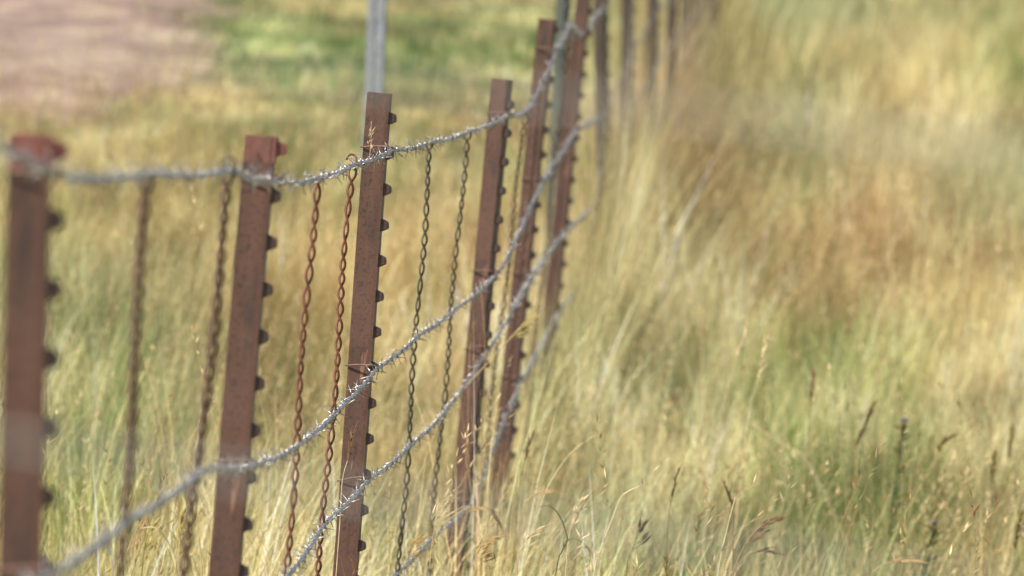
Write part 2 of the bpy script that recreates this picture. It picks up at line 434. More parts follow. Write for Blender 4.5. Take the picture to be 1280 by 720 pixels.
# tall seeding stalks: thin stem and a loose head of spikelets
def stalks(x, y, h, lean, ns, slen, swid, stemw, headcol, stemcol, off):
    n = len(x)
    V, t_, l_, c_ = blades(x, y, h, stemw, lean, 3, off, stemcol)
    # thin stems do not taper to nothing; fine at this size
    out = [(V, t_, l_, c_)]; off += len(V)
    z = ground_z(x, y)
    tt = (1.0 - 0.30 * rng.random((n, ns)) ** 1.2 * (0.14 / 0.14))
    head = np.minimum(0.16 / np.maximum(h, .2), .45)[:, None]
    tt = 1 - head * rng.random((n, ns))
    lx = lean[:, :1]; ly = lean[:, 1:]; H = h[:, None]
    cx = x[:, None] + lx * H * tt ** 1.8; cy = y[:, None] + ly * H * tt ** 1.8
    cz = z[:, None] + H * (tt - (lx ** 2 + ly ** 2) * 0.45 * tt ** 3)
    a = rng.random((n, ns)) * 2 * np.pi; out_r = 0.35 + 0.4 * rng.random((n, ns))
    dx = np.cos(a) * out_r + lx * 1.2 + 0.15; dy = np.sin(a) * out_r + ly * 1.2; dz = 0.9 - 0.5 * rng.random((n, ns))
    L = slen[:, None] * (0.7 + 0.6 * rng.random((n, ns)))
    nm = np.sqrt(dx ** 2 + dy ** 2 + dz ** 2); dx, dy, dz = dx / nm * L, dy / nm * L, dz / nm * L
    b2 = rng.random((n, ns)) * 2 * np.pi; wx = np.cos(b2) * swid[:, None] / 2; wy = np.sin(b2) * swid[:, None] / 2
    p0 = np.stack([cx, cy, cz], 2); D = np.stack([dx, dy, dz], 2); Wv = np.stack([wx, wy, wx * 0.2], 2)
    Q = np.stack([p0, p0 + D * 0.4 + Wv, p0 + D, p0 + D * 0.4 - Wv], 2).reshape(-1, 3)
    k = n * ns; l = np.arange(k * 4) + off
    cc = np.repeat(headcol, ns * 4, 0) * np.exp(rng.normal(0, .15, (k, 1))).repeat(4, 0)
    out.append((Q, np.full(k, 4), l, np.concatenate([cc, np.ones((len(cc), 1))], 1)))
    return out, off + len(Q)

parts = []; off = 0
for d0, d1, dens, ns, sl_, sw_ in [(14.5, 18.5, 60, 16, .016, .0028), (18.5, 22, 80, 14, .016, .0032), (22, 32, 130, 11, .016, .0036), (32, 48, 110, 9, .02, .0045)]:
    x, y = scatter(d0, d1, dens)
    z = ground_z(x, y); px, py, d = project(np.stack([x, y, z + .4], 1))
    # more seed heads where the photograph shows the brown and the olive drifts
    wgt = 0.35 + 0 * px
    for a, b, rx, ry, kk in [(860, 220, 110, 90, 3), (1060, 260, 150, 60, 3), (240, 230, 110, 100, 1), (540, 260, 120, 120, .8), (300, 400, 150, 120, .5), (760, 330, 80, 90, .8), (1150, 560, 120, 90, .5)]:
        wgt += kk * np.exp(-(((px - a) / rx) ** 2 + ((py - b) / ry) ** 2))
    k = rng.random(len(x)) < wgt; x, y, z = x[k], y[k], z[k]; n = len(x)
    h = (0.53 if d0 < 18 else 0.45 if d0 < 20 else 0.36) * np.exp(rng.normal(0, 0.18, n))
    px, py, d = project(np.stack([x, y, z + .4], 1))
    tall = np.exp(-(((px - 240) / 120) ** 2 + ((py - 260) / 130) ** 2)); h *= 1 + 0.35 * tall
    lean = np.stack([0.16 + rng.normal(0, 0.25, n), rng.normal(0, 0.2, n)], 1)
    r = rng.random((n, 1))
    hc = np.where(r < 0.4, STRAW, np.where(r < 0.55, RUST, np.where(r < .72, OLIVE, CREAM)))
    rus = np.exp(-(((px - 860) / 110) ** 2 + ((py - 220) / 80) ** 2)) + np.exp(-(((px - 1060) / 150) ** 2 + ((py - 260) / 60) ** 2))
    hc = np.where(rng.random((n, 1)) < rus[:, None] * .8, RUST * .85, hc)
    hc = hc * (1 - 0.7 * tall[:, None]) + OLIVE * .8 * 0.7 * tall[:, None]
    sc = STRAW * np.exp(rng.normal(0, .15, (n, 1)))
    o_, off = stalks(x, y, h, lean, ns, np.full(n, sl_), np.full(n, sw_), np.full(n, max(.0022, sw_ * .5)), hc, sc, off)
    parts += o_
V, t_, l_, c_ = join(parts)
print('stalk verts', len(V))
tag(link('seeding_grass', mesh_np('seeding_grass', V, t_, l_, M['grass'], c_)), 'tall seeding grass with tan and rust heads rising above the meadow', 'tall grass', kind='stuff')

# ------------------------------------------------------------------ fence
# posts: pixel of the studded edge high and low on the post, depth, top pixel y, yaw, first stud offset below the top
POSTS = [
    dict(t=(66, 168), b=(51, 720), d=8.5, w=.034, yaw=-2, s0=.006, top=True, tip=.028, tm='post_top'),
    dict(t=(346, 172), b=(299, 720), d=12.5, w=.036, yaw=3, s0=.012, top=True, tip=.03, tm='faded'),
    dict(t=(489, 117), b=(446, 720), d=16.5, w=.0365, yaw=5, s0=.037, top=False),
    dict(t=(638, 100), b=(586, 640), d=20.35, w=.036, yaw=17, s0=.045, top=False),
    dict(t=(694, 25), b=(641, 540), d=23.4, w=.036, yaw=9, s0=.02, top=False),
    dict(t=(740, -22), b=(702, 340), d=27.8, w=.037, yaw=8, s0=.02, top=False),
    dict(t=(756, -12), b=(761, 250), d=32.0, w=.037, yaw=25, s0=.03, top=False),
    dict(t=(790, -16), b=(788, 180), d=36.0, w=.037, yaw=25, s0=.02, top=False),
    dict(t=(822, -20), b=(818, 120), d=40.0, w=.037, yaw=20, s0=.03, top=False),
    dict(t=(845, -24), b=(842, 120), d=44.0, w=.037, yaw=20, s0=.02, top=False),
    dict(t=(862, -26), b=(858, 100), d=48.0, w=.037, yaw=20, s0=.03, top=False),
    dict(t=(876, -28), b=(872, 100), d=52.0, w=.037, yaw=20, s0=.02, top=False),
    dict(t=(888, -30), b=(885, 100), d=56.0, w=.037, yaw=20, s0=.02, top=False),
    dict(t=(898, -32), b=(896, 100), d=60.0, w=.037, yaw=20, s0=.02, top=False),
]
P_LABEL = [
    'nearest red-brown steel post, heavily out of focus at the left edge of the view',
    'red-brown steel post with a faded red stud level with its top, second along the fence',
    'sharp red-brown steel post standing in front of the grey perforated pole',
    'dark red-brown steel post whose foot is wrapped in straw-coloured grass stalks',
    'reddish steel post crossed by the steep stretch of the top wire',
    'reddish steel post just right of the green-grey post, its top cut off by the photo',
    'dark brown upright post directly right of the last reddish post',
    'blurred dark post standing second among the distant dark posts',
    'blurred dark post standing third among the distant dark posts',
    'blurred dark post standing fourth among the distant dark posts',
    'blurred dark post standing fifth among the distant dark posts',
    'blurred dark post standing sixth among the distant dark posts',
    'blurred dark post standing seventh among the distant dark posts',
    'farthest blurred dark post at the far end of the fence',
]

def t_bar(width, height, material, topmat):
    """T profile: flange at x 0..-4 mm (studded side +x), web back to -width; z from 0 (foot) to height"""
    w_, fl, th, wt = width, .0172, .0040, .0020
    prof = [(0, -fl), (0, fl), (-th * .7, fl), (-th, fl * .8), (-th * 1.4, wt * 1.7), (-w_ * .6, wt * 1.1), (-w_ + .001, wt), (-w_, wt * .5),
            (-w_, -wt * .5), (-w_ + .001, -wt), (-w_ * .6, -wt * 1.1), (-th * 1.4, -wt * 1.7), (-th, -fl * .8), (-th * .7, -fl)]
    n = len(prof); zs = [0] + (list(np.linspace(.05, height - .03, 14)) if height > .2 else [height * .5]) + [height - .0012, height]
    v, f = [], []
    for k, z in enumerate(zs):
        s = 0.985 if k == len(zs) - 1 else 1
        wob = .0006 * math.sin(z * 9 + width * 900)
        for (a, b) in prof: v.append((a * s + wob, b * s, z + (random.uniform(-.0006, .0006) if k >= len(zs) - 2 else 0)))
    for k in range(len(zs) - 1):
        for j in range(n):
            j2 = (j + 1) % n; f.append((k * n + j, k * n + j2, (k + 1) * n + j2, (k + 1) * n + j))
    f.append(tuple(reversed(range(n)))); f.append(tuple((len(zs) - 1) * n + j for j in range(n)))
    me = bpy.data.meshes.new('post_bar'); me.from_pydata(v, [], f); me.update()
    me.materials.append(material); me.materials.append(topmat)
    me.polygons[-1].material_index = 1
    return me

def stud_mesh(mat, sx=1.0):
    """raised lug: wide at its root, flat nosed"""
    bm = bmesh.new()
    base = [(-.0008, -.013, -.0105), (-.0008, .013, -.0105), (-.0008, .013, .0095), (-.0008, -.013, .0095)]
    nose = [(.0108 * sx, -.0095, -.0048), (.0108 * sx, .0095, -.0048), (.0096 * sx, .0095, .0052), (.0096 * sx, -.0095, .0052)]
    vb = [bm.verts.new(p) for p in base]; vn = [bm.verts.new(p) for p in nose]
    for k in range(4):
        k2 = (k + 1) % 4; bm.faces.new((vb[k], vb[k2], vn[k2], vn[k]))
    bm.faces.new(vn); bm.faces.new(tuple(reversed(vb)))
    bmesh.ops.bevel(bm, geom=[e for e in bm.edges if any(v in vn for v in e.verts)], offset=.0009, segments=2, affect='EDGES')
    bmesh.ops.recalc_face_normals(bm, faces=bm.faces)
    me = bpy.data.meshes.new('stud'); bm.to_mesh(me); bm.free(); me.materials.append(mat); return me
ST = {'post': stud_mesh(M['stud']), 'post_top': stud_mesh(M['post_top'], 1.25), 'dark_post': stud_mesh(M['dark_post']), 'green_post': stud_mesh(M['green_post'])}

def clip_mesh(width, tilt):
    mb = MB(); z = tilt
    pts = [(.008, -.010, z * .2 - .004), (.0085, -.012, .003), (.004, -.0195, .004), (-.004, -.0195, .004), (-width * .5, -.0115, .003 + z * .4), (-width - .001, -.004, z),
           (-width - .0028, 0, z), (-width - .001, .004, z), (-width * .5, .0115, .003), (-.004, .0195, .004), (.004, .0195, .004), (.0085, .010, .002), (.007, .004, -.006)]
    mb.tube(smooth_path(pts, 4), .00135, 6)
    return mb.mesh('wire_clip', M['clip'])

def smooth_path(pts, n):
    pts = [Vector(p) for p in pts]; out = []
    for i in range(len(pts) - 1):
        p0 = pts[max(i - 1, 0)]; p1 = pts[i]; p2 = pts[i + 1]; p3 = pts[min(i + 2, len(pts) - 1)]
        for k in range(n):
            t = k / n
            out.append(0.5 * ((2 * p1) + (-p0 + p2) * t + (2 * p0 - 5 * p1 + 4 * p2 - p3) * t * t + (-p0 + 3 * p1 - 3 * p2 + p3) * t ** 3))
    out.append(pts[-1]); return out

def frame(o, z, xdir):
    z = z.normalized(); x = (xdir - z * xdir.dot(z)).normalized(); y = z.cross(x)
    mt = Matrix((x, y, z)).transposed().to_4x4(); mt.translation = o; return mt

def build_post(p, kind, label, group=None, clips=()):
    T = at(p['t'][0], p['t'][1], p['d']); Bp = at(p['b'][0], p['b'][1], p['d'])
    axis = (T - Bp).normalized()
    g = float(ground_z(Bp.x, Bp.y)); foot = T - axis * ((T.z - g) / axis.z)
    H = (T - foot).length
    yaw = R(p['yaw'])
    xd = Vector((math.cos(yaw), -math.sin(yaw), 0))     # studded side turned a little to the camera
    mt = frame(foot, axis, xd)
    root = empty('fence_post', mt); tag(root, label, 'fence post', group)
    below = .10
    me = t_bar(p['w'], H + below, M[kind], M['post_top'] if kind == 'post' else M[kind])
    link('post_bar', me, root, Matrix.Translation((0, 0, -below)))
    if p.get('tip'):
        tb = t_bar(p['w'] + .0006, p['tip'], M[p['tm']], M[p['tm']]); tb.name = 'painted_tip'
        tb.transform(Matrix.Scale(1.03, 4, (0, 1, 0))); tb.transform(Matrix.Translation((.0003, 0, 0)))
        tag(link('painted_tip', tb, root, Matrix.Translation((0, 0, H - p['tip'] + .0006))), 'redder faded paint at the tip')
    z = H - p['s0'] if not p['top'] else H - .0125
    first = p['top']
    while z > .04:
        so_ = link('stud', ST['post_top'] if first else ST[kind], root, Matrix.Translation((0, 0, z)))
        if first: tag(so_, 'faded bright red stud at the top')
        first = False; z -= .054
    for k, P in enumerate(clips):
        loc = mt.inverted() @ P
        link('wire_clip', clip_mesh(p['w'], [.001, .001, -.004, .002][k % 4]), root, Matrix.Translation((0, 0, loc.z)))
    return root, mt

# wire runs: (x, y, depth) through posts and stays
S_ = [9.83, 11.17, 13.83, 15.17, 17.8, 19.1, 21.4, 22.4, 24.9, 26.3]
WIRES = [
    [(-700, -200, 4.5), (64, 219, 8.5), (186, 216, 9.83), (286, 212, 11.17), (346, 227, 12.5), (395, 222, 13.83), (441, 204, 15.17), (488, 187, 16.5),
     (538, 177, 17.8), (584, 164, 19.1), (632, 144, 20.35), (657, 138, 21.4), (675, 104, 22.4), (694, 63, 23.4), (711, 30, 24.9), (717, 40, 26.3), (728, 44, 27.8), (742, 20, 29.6), (757, 6, 32)],
    [(-700, 1150, 4.5), (60, 716, 8.5), (155, 650, 9.83), (256, 583, 11.17), (316, 580, 12.5), (372, 554, 13.83), (417, 514, 15.17), (468, 460, 16.5),
     (524, 416, 17.8), (568, 385, 19.1), (620, 342, 20.35), (646, 292, 21.4), (662, 256, 22.4), (677, 226, 23.4), (690, 203, 24.9), (706, 182, 26.3), (720, 160, 27.8), (757, 140, 32)],
    [(-700, 1750, 4.5), (58, 975, 8.5), (150, 905, 9.83), (238, 840, 11.17), (299, 775, 12.5), (362, 712, 13.83), (402, 654, 15.17), (457, 600, 16.5),
     (514, 553, 17.8), (557, 510, 19.1), (608, 436, 20.35), (640, 384, 21.4), (652, 362, 22.4), (665, 342, 23.4), (680, 320, 24.9), (694, 302, 26.3), (707, 288, 27.8), (751, 245, 32)],
    [(-700, 2350, 4.5), (52, 1250, 8.5), (145, 1160, 9.83), (225, 1060, 11.17), (280, 965, 12.5), (345, 895, 13.83), (388, 835, 15.17), (444, 768, 16.5),
     (495, 715, 17.8), (541, 668, 19.1), (589, 628, 20.35), (614, 560, 21.4), (632, 515, 22.4), (650, 474, 23.4), (670, 440, 24.9), (684, 412, 26.3), (698, 388, 27.8), (745, 330, 32)],
]
far_x = {36: 790, 40: 820, 44: 844, 48: 861, 52: 875, 56: 888, 60: 898}
far_off = [1.09, .76, .57, .34]
for k, wl in enumerate(WIRES):
    for dd, xx in far_x.items():
        y0 = -140 + F / dd * (1.5 - far_off[k] - float(ground_z(0, dd)))
        wl.append((xx + 4 * k * 0, y0, dd))
WIRE_W = [[at(*p) + Vector((.004, 0, 0)) for p in wl] for wl in WIRES]
post_idx = {8.5: 0, 12.5: 1, 16.5: 2, 20.35: 3, 23.4: 4, 27.8: 5}
for i, p in enumerate(POSTS):
    cl = []
    for k, wl in enumerate(WIRES):
        for q_, W_ in zip(wl, WIRE_W[k]):
            if abs(q_[2] - p['d']) < .01: cl.append(W_)
    build_post(p, 'post' if i < 6 else 'dark_post', P_LABEL[i], 'steel posts of the fence line', cl)
build_post(dict(t=(711, -25), b=(699, 230), d=31.0, w=.038, yaw=30, s0=.02, top=False), 'green_post',
           'green-grey steel post behind the fence between two reddish posts', 'green steel posts behind the fence')

# twisted strands and barbs
barbs = []
for v in range(5):
    mb = MB(); r_ = .0027; pts = []
    n = 26
    for k in range(n + 1):
        a = 2 * math.pi * 2 * k / n; pts.append(Vector((r_ * math.cos(a), r_ * math.sin(a), -.0036 + .0072 * k / n)))
    L = .013 + .001 * v
    s0 = pts[0] + Vector((.35 - .1 * v, -1, -.25)).normalized() * L; s1 = pts[-1] + Vector((.2 + .05 * v, 1, .3)).normalized() * L
    mb.tube([s0] + pts + [s1], [.0004] + [.00095] * len(pts) + [.0004], 5)
    # second barb wire wound through the first
    p2 = []
    for k in range(14):
        a = 1.6 + v * .4 + 2 * math.pi * 1.3 * k / 13; p2.append(Vector((r_ * 1.1 * math.cos(a), r_ * 1.1 * math.sin(a), -.0055 + .004 * k / 13)))
    d0 = (p2[0] - p2[1]).normalized(); d1 = (p2[-1] - p2[-2]).normalized()
    mb.tube([p2[0] + (d0 + Vector((0, 0, -.4))).normalized() * L] + p2 + [p2[-1] + (d1 + Vector((0, 0, .2))).normalized() * L], [.0004] + [.00095] * 14 + [.0004], 5)
    barbs.append(mb.mesh('barb', M['galv']))

def resample(pts, step):
    P = np.array([tuple(p) for p in pts]); s = np.concatenate(([0], np.cumsum(np.linalg.norm(np.diff(P, axis=0), axis=1))))
    n = int(s[-1] / step); t = np.linspace(0, s[-1], n)
    return np.stack([np.interp(t, s, P[:, k]) for k in range(3)], 1), t

def helix_tube(C, t, rad, wire_r, pitch, phase, sides, material, name):
    T = np.gradient(C, axis=0); T /= np.linalg.norm(T, axis=1)[:, None]
    up_ = np.array([0, 0, 1.0]); 
    if abs(T[0] @ up_) > .8: up_ = np.array([1.0, 0, 0])
    N = np.cross(T, up_); N /= np.linalg.norm(N, axis=1)[:, None]; B = np.cross(N, T)
    a = 2 * np.pi * t / pitch + phase
    Q = C + rad * (N * np.cos(a)[:, None] + B * np.sin(a)[:, None])
    T2 = np.gradient(Q, axis=0); T2 /= np.linalg.norm(T2, axis=1)[:, None]
    N2 = N - T2 * np.sum(N * T2, 1)[:, None]; N2 /= np.linalg.norm(N2, axis=1)[:, None]; B2 = np.cross(T2, N2)
    V = []
    for k in range(sides):
        b = 2 * np.pi * k / sides; V.append(Q + wire_r * (N2 * np.cos(b) + B2 * np.sin(b)))
    V = np.stack(V, 1).reshape(-1, 3); n = len(Q)
    i = (np.arange(n - 1)[:, None] * sides + np.arange(sides)[None]).ravel(); j = (np.arange(n - 1)[:, None] * sides + (np.arange(sides)[None] + 1) % sides).ravel()
    f = np.stack([i, j, j + sides, i + sides], 1)
    return mesh_np(name, V, np.full(len(f), 4), f.ravel(), material, smooth=True)

W_LABEL = ['topmost shiny barbed wire strand running along the tops of the steel posts', 'second barbed wire from the top, at mid height of the posts',
           'third barbed wire from the top, below the mid height strand', 'lowest barbed wire strand, partly hidden in the grass']
def dens_path(pts, n=10):
    """mostly straight runs, softened at the kinks, small wobble"""
    out = []
    for i in range(len(pts) - 1):
        a, b = pts[i], pts[i + 1]
        for k in range(n):
            t = k / n; p = a.lerp(b, t)
            sag = math.sin(math.pi * t) * .004 * min(1, (b - a).length)
            out.append(p - Vector((0, 0, sag)))
    out.append(pts[-1])
    sm = [out[0]] + [(out[i - 1] + out[i] * 2 + out[i + 1]) / 4 for i in range(1, len(out) - 1)] + [out[-1]]
    return sm
for k, Wp in enumerate(WIRE_W):
    path = dens_path(Wp)
    root = empty('barbed_wire', Matrix.Translation(Wp[1])); inv = -np.array(Wp[1])
    tag(root, W_LABEL[k], 'barbed wire', 'barbed wire strands of the fence')
    C, t = resample(path, .006); C = C + inv
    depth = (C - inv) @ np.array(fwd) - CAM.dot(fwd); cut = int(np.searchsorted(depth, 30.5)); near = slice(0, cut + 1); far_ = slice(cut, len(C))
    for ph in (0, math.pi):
        tag(link('far_strand', helix_tube(C[far_], t[far_], .0010, .0009, .045, ph, 4, M['far_wire'], 'far_strand'), root), 'far stretch coloured dull to fade with distance')
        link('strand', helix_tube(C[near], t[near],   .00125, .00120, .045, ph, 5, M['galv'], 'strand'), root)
    # barbs
    s = .05; cand = []
    T = np.gradient(C, axis=0); T /= np.linalg.norm(T, axis=1)[:, None]
    while s < t[-1]:
        i = int(np.searchsorted(t, s)); i = min(i, len(C) - 1)
        cand.append((i,)); s += .135 * random.uniform(.85, 1.15)
    wp = C - inv; px, py, dd = project(wp)
    vis = [c[0] for c in cand if -15 < px[c[0]] < 1295 and -15 < py[c[0]] < 735]
    vis.sort(key=lambda i: dd[i]); vis = set(vis[:100]); rest = MB()
    for n_, (i,) in enumerate(cand):
        z = Vector(T[i]); x = z.orthogonal().normalized()
        mt = frame(Vector(C[i]), z, x) @ Matrix.Rotation(random.uniform(0, 6.28), 4, 'Z') @ Matrix.Rotation(random.uniform(-.12, .12), 4, 'X')
        me = barbs[n_ % 5]
        if i in vis: link('barb', me, root, mt)
        elif i < cut or n_ % 3 == 0:
            b = len(rest.v); rest.v += [mt @ v.co for v in me.vertices]; rest.f += [tuple(b + j for j in p.vertices) for p in me.polygons]
    tag(link('distant_barbs', rest.mesh('distant_barbs', M['galv']), root), kind='stuff')

# twisted stays, two wires wound loosely, a loop over the top strand
STAY = [  # top x,y ; low x,y ; depth ; material ; label
    ((186, 214), (150, 700), 9.83, 'brown', 'blurred brown twisted stay, first to the right of the nearest post'),
    ((288, 210), (234, 700), 11.17, 'brown', 'brown twisted stay just left of the second post'),
    ((396, 222), (359, 700), 13.83, 'rust', 'rusty red twisted stay just right of the second post'),
    ((441, 203), (400, 700), 15.17, 'rust', 'rusty red twisted stay just left of the sharp post'),
    ((538, 177), (500, 690), 17.8, 'dark', 'dark twisted stay first to the right of the sharp post'),
    ((584, 165), (541, 650), 19.1, 'dark', 'dark twisted stay hanging just left of the dark red-brown post'),
    ((657, 140), (618, 470), 21.4, 'brown', 'brown twisted stay at the kink of the top wire'),
    ((677, 100), (640, 430), 22.4, 'brown', 'brown twisted stay hanging in front of the reddish post under the steep wire'),
    ((712, 32), (674, 380), 24.9, 'brown', 'blurred brown twisted stay in front of the green-grey post'),
    ((719, 42), (688, 360), 26.3, 'brown', 'blurred brown twisted stay just before the farthest reddish post'),
]
for tp, bp_, d, mk, lab in STAY:
    Tp = at(*tp, d); Bp = at(*bp_, d); ax = (Bp - Tp).normalized()
    g = float(ground_z(Tp.x, Tp.y)); L = min(1.0, (Tp.z - g - .1))
    root = empty('wire_stay', Matrix.Translation(Tp)); tag(root, lab, 'wire stay', 'twisted wire stays between the posts')
    n = 12; pts = [Vector((0, 0, 0)) + ax * (L * j / n) + Vector((math.sin(j * 1.3 + d) * .0022, 0, 0)) for j in range(n + 1)]
    C, t = resample(smooth_path(pts, 4), .004)
    # the twist is uneven: the pitch drifts along the stay
    tw = t + .006 * np.sin(t * 19 + d) + .003 * np.sin(t * 47 + 2 * d)
    rad_ = .0035 + .0006 * np.sin(t * 31 + 3 * d) + .004 * np.exp(-t / .012)
    rad = rad_[:, None]
    for ph in (0, math.pi):
        link('strand', helix_tube(C, tw, rad, .0020 if d > 12 else .0027, .048, ph + d, 6, M[mk], 'strand'), root)
    if d not in (11.17, 15.17): continue
    mb = MB(); lp = []
    for j in range(15):
        a = -0.6 * math.pi + 2 * math.pi * 0.85 * j / 14 - .3
        lp.append(Vector((math.cos(a) * .0068 - .002, math.sin(a + .2) * .004, math.sin(a) * .0075 + .0035)))
    mb.tube(lp, .0016, 6); link('top_loop', mb.mesh('top_loop', M[mk]), root)

# ------------------------------------------------------------------ grey perforated pole behind
def perforated_pole():
    d = 34.0; T = at(481, -240, d); Bp = at(463, 250, d); ax = (T - Bp).normalized()
    g = float(ground_z(Bp.x, Bp.y)); foot = T - ax * ((T.z - g) / ax.z); H = (T - foot).length + .1
    root = empty('sign_pole', frame(foot, ax, Vector((1, -.15, 0))))
    tag(root, 'pale grey galvanised pole with a row of punched holes rising behind the sharp post', 'pole')
    hw = .0255; r_ = .0085; step = .0254; n = int(H / step); v, f = [], []
    # each face: squares with an octagonal hole, real openings
    for side in range(4):
        ca, sa = [(1, 0), (0, 1), (-1, 0), (0, -1)][side]
        def P(u, z, dep=0): return (ca * (hw - dep) - sa * u, sa * (hw - dep) + ca * u, z)
        for k in range(n):
            z0 = -.1 + k * step; zc = z0 + step / 2; b = len(v)
            corner = [(-hw, z0), (0, z0), (hw, z0), (hw, zc), (hw, z0 + step), (0, z0 + step), (-hw, z0 + step), (-hw, zc)]
            for (u, z) in corner: v.append(P(u, z))
            for j in range(8):
                a = math.atan2(corner[j][1] - zc, corner[j][0]); v.append(P(r_ * math.cos(a), zc + r_ * math.sin(a)))
            for j in range(8):
                a = math.atan2(corner[j][1] - zc, corner[j][0]); v.append(P(r_ * math.cos(a), zc + r_ * math.sin(a), .003))
            for j in range(8):
                j2 = (j + 1) % 8
                f.append((b + j, b + j2, b + 8 + j2, b + 8 + j)); f.append((b + 8 + j, b + 8 + j2, b + 16 + j2, b + 16 + j))
    me = bpy.data.meshes.new('pole_tube'); me.from_pydata(v, [], f); me.update(); me.materials.append(M['galv_post'])
    link('pole_tube', me, root)
perforated_pole()

# ------------------------------------------------------------------ single stalks one can tell apart
PC = {}
def pm(name, c, trans=.3):
    if name not in PC: PC[name] = plant_mat(name, False, tuple(s2l(c)), trans)
    return PC[name]
STEMC = {'straw': (206, 186, 136), 'pale': (230, 214, 170), 'green': (140, 142, 80), 'brown': (140, 108, 66), 'tan': (190, 160, 120)}
HEADC = {'brown': (116, 92, 58), 'rust': (146, 112, 80), 'gold': (200, 172, 118), 'pale': (230, 212, 166), 'olive': (128, 112, 56), 'dark': (104, 84, 50), 'yellow': (200, 184, 116)}
def stalk(path, d, stem, head, style, label, hl=45, group='single grass stalks standing out from the meadow', droop=0.0, sw=.0011, leaves=0):
    """path: photo pixels from the head end down; the stem goes on to the ground"""
    P = [at(x, y, d) for x, y in path]
    lo = P[-1]; g = float(ground_z(lo.x, lo.y)); dirn = (P[-1] - P[-2]).normalized()
    if lo.z > g + .02:
        k = (lo.z - g); foot = Vector((lo.x + dirn.x * k * .5, lo.y + random.uniform(-.03, .03), g)); P.append((lo + foot) / 2 + dirn * k * .1); P.append(foot)
    root = empty('grass_stalk', Matrix.Translation(P[-1])); o = P[-1].copy(); P = [p - o for p in P]
    tag(root, label, 'grass stalk', group)
    pth = smooth_path(P, 6); n = len(pth)
    mb = MB(); mb.tube(pth, [sw * (.55 + .45 * i / n) for i in range(n)], 5)
    link('stem', mb.mesh('stem', pm('stalk_' + stem, STEMC[stem])), root)
    for q_ in range(leaves):
        b = pth[int(n * (.45 + .2 * q_))]; sd = 1 if q_ % 2 else -1
        pts = [b, b + Vector((.012 * sd, .01, .03)), b + Vector((.03 * sd, .0, .05)), b + Vector((.05 * sd, 0, .048))]
        ml = MB(); sp_ = smooth_path(pts, 4); ml.ribbon(sp_, [.004 * (1 - i / len(sp_)) + .0004 for i in range(len(sp_))], Vector((.3, .4, .8)).normalized())
        link('leaf', ml.mesh('leaf', pm('stalk_' + stem, STEMC[stem])), root)
    if style:
        mb = MB(); ppm = F / d; HL = hl / ppm
        # cumulative length from the tip
        s = 0; j = 0; last = pth[0]
        samples = []
        for i in range(1, n):
            seg = (pth[i] - pth[i - 1]).length
            m_ = max(1, int(seg / .0022))
            for q_ in range(m_):
                samples.append((s + seg * q_ / m_, pth[i - 1].lerp(pth[i], q_ / m_), (pth[i - 1] - pth[i]).normalized()))
            s += seg
            if s > HL: break
        rr = random.Random(int(path[0][0] * 7 + path[0][1]))
        for (s_, p, tdir) in samples:
            f_ = s_ / HL
            if style == 'spike':
                if rr.random() < .9:
                    a = rr.uniform(0, 6.28); o_ = Vector((math.cos(a), math.sin(a), 0)) * rr.uniform(.15, .55) * (1.15 - .6 * abs(f_ - .4))
                    e_ = (tdir + o_ + Vector((.12, 0, 0))).normalized(); L_ = rr.uniform(.009, .015)
                    mb.spindle(p, e_, L_ * (1.3 if d > 19.4 else 1.1), .0028 if d > 19.4 else .0017, 4); mb.tube([p + e_ * L_ * .9, p + e_ * (L_ + rr.uniform(.004, .014))], .0003, 3, False)
            elif style == 'panicle' and rr.random() < .8:
                a = rr.uniform(0, 6.28); side_ = Vector((math.cos(a) * .6 + .55 * (1 if droop >= 0 else -1), math.sin(a) * .6, 0))
                bl_ = .006 + .022 * f_ * rr.random(); e = p + (tdir * .8 + side_ * .9).normalized() * bl_
                mb.tube([p, e], .0003, 3, False)
                dr = (tdir * (1 - abs(droop)) + side_ * .6 + Vector((0, 0, -abs(droop)))).normalized()
                L_ = .015 + .008 * rr.random(); mb.spindle(e, dr, L_, .0021, 4)
                mb.tube([e + dr * L_ * .9, e + dr * (L_ + .011)], .00022, 3, False)
        link('seed_head', mb.mesh('seed_head', pm('seed_' + head, HEADC[head]), smooth=False), root)
    return root

stalk([(847, 590), (840, 620), (835, 655), (832, 720)], 18.2, 'brown', 'brown', 'spike', 'brown upright seed head standing alone right of the fence foot', 34)
stalk([(906, 606), (913, 625), (917, 652), (915, 720)], 18.6, 'brown', 'dark', 'spike', 'dark narrow seed head behind a straight pale blade', 34)
stalk([(964, 650), (948, 660), (930, 683), (915, 718), (912, 730)], 17.2, 'tan', 'rust', 'panicle', 'feathery reddish seed head drooping to the right', 50, droop=.15)
stalk([(958, 690), (940, 690), (925, 703), (918, 725)], 17.3, 'tan', 'brown', 'panicle', 'small reddish seed head low under the feathery one', 26, droop=.1)
stalk([(685, 612), (668, 618), (655, 632), (648, 660), (645, 720)], 17.8, 'straw', 'gold', 'panicle', 'golden seed head bent level at the foot of the fence', 30, droop=.3)
stalk([(737, 702), (737, 690), (726, 676), (712, 674), (702, 690), (694, 720)], 16.8, 'green', 'pale', 'panicle', 'pale drooping seed head arched over at the bottom edge', 34, droop=.6, leaves=1)
stalk([(664, 545), (657, 570), (651, 600), (646, 650)], 18.8, 'green', 'brown', 'spike', 'thin brown upright seed head just right of the post feet', 34)
stalk([(800, 608), (778, 620), (765, 650), (750, 690), (742, 720)], 17.4, 'pale', 'pale', None, 'long pale bare straw bending over to the right', sw=.0019)
stalk([(660, 398), (640, 420), (615, 448), (575, 492), (545, 540)], 19.6, 'straw', 'yellow', 'panicle', 'long golden straw leaning right across the dark red-brown post', 40, droop=.25, sw=.0014)
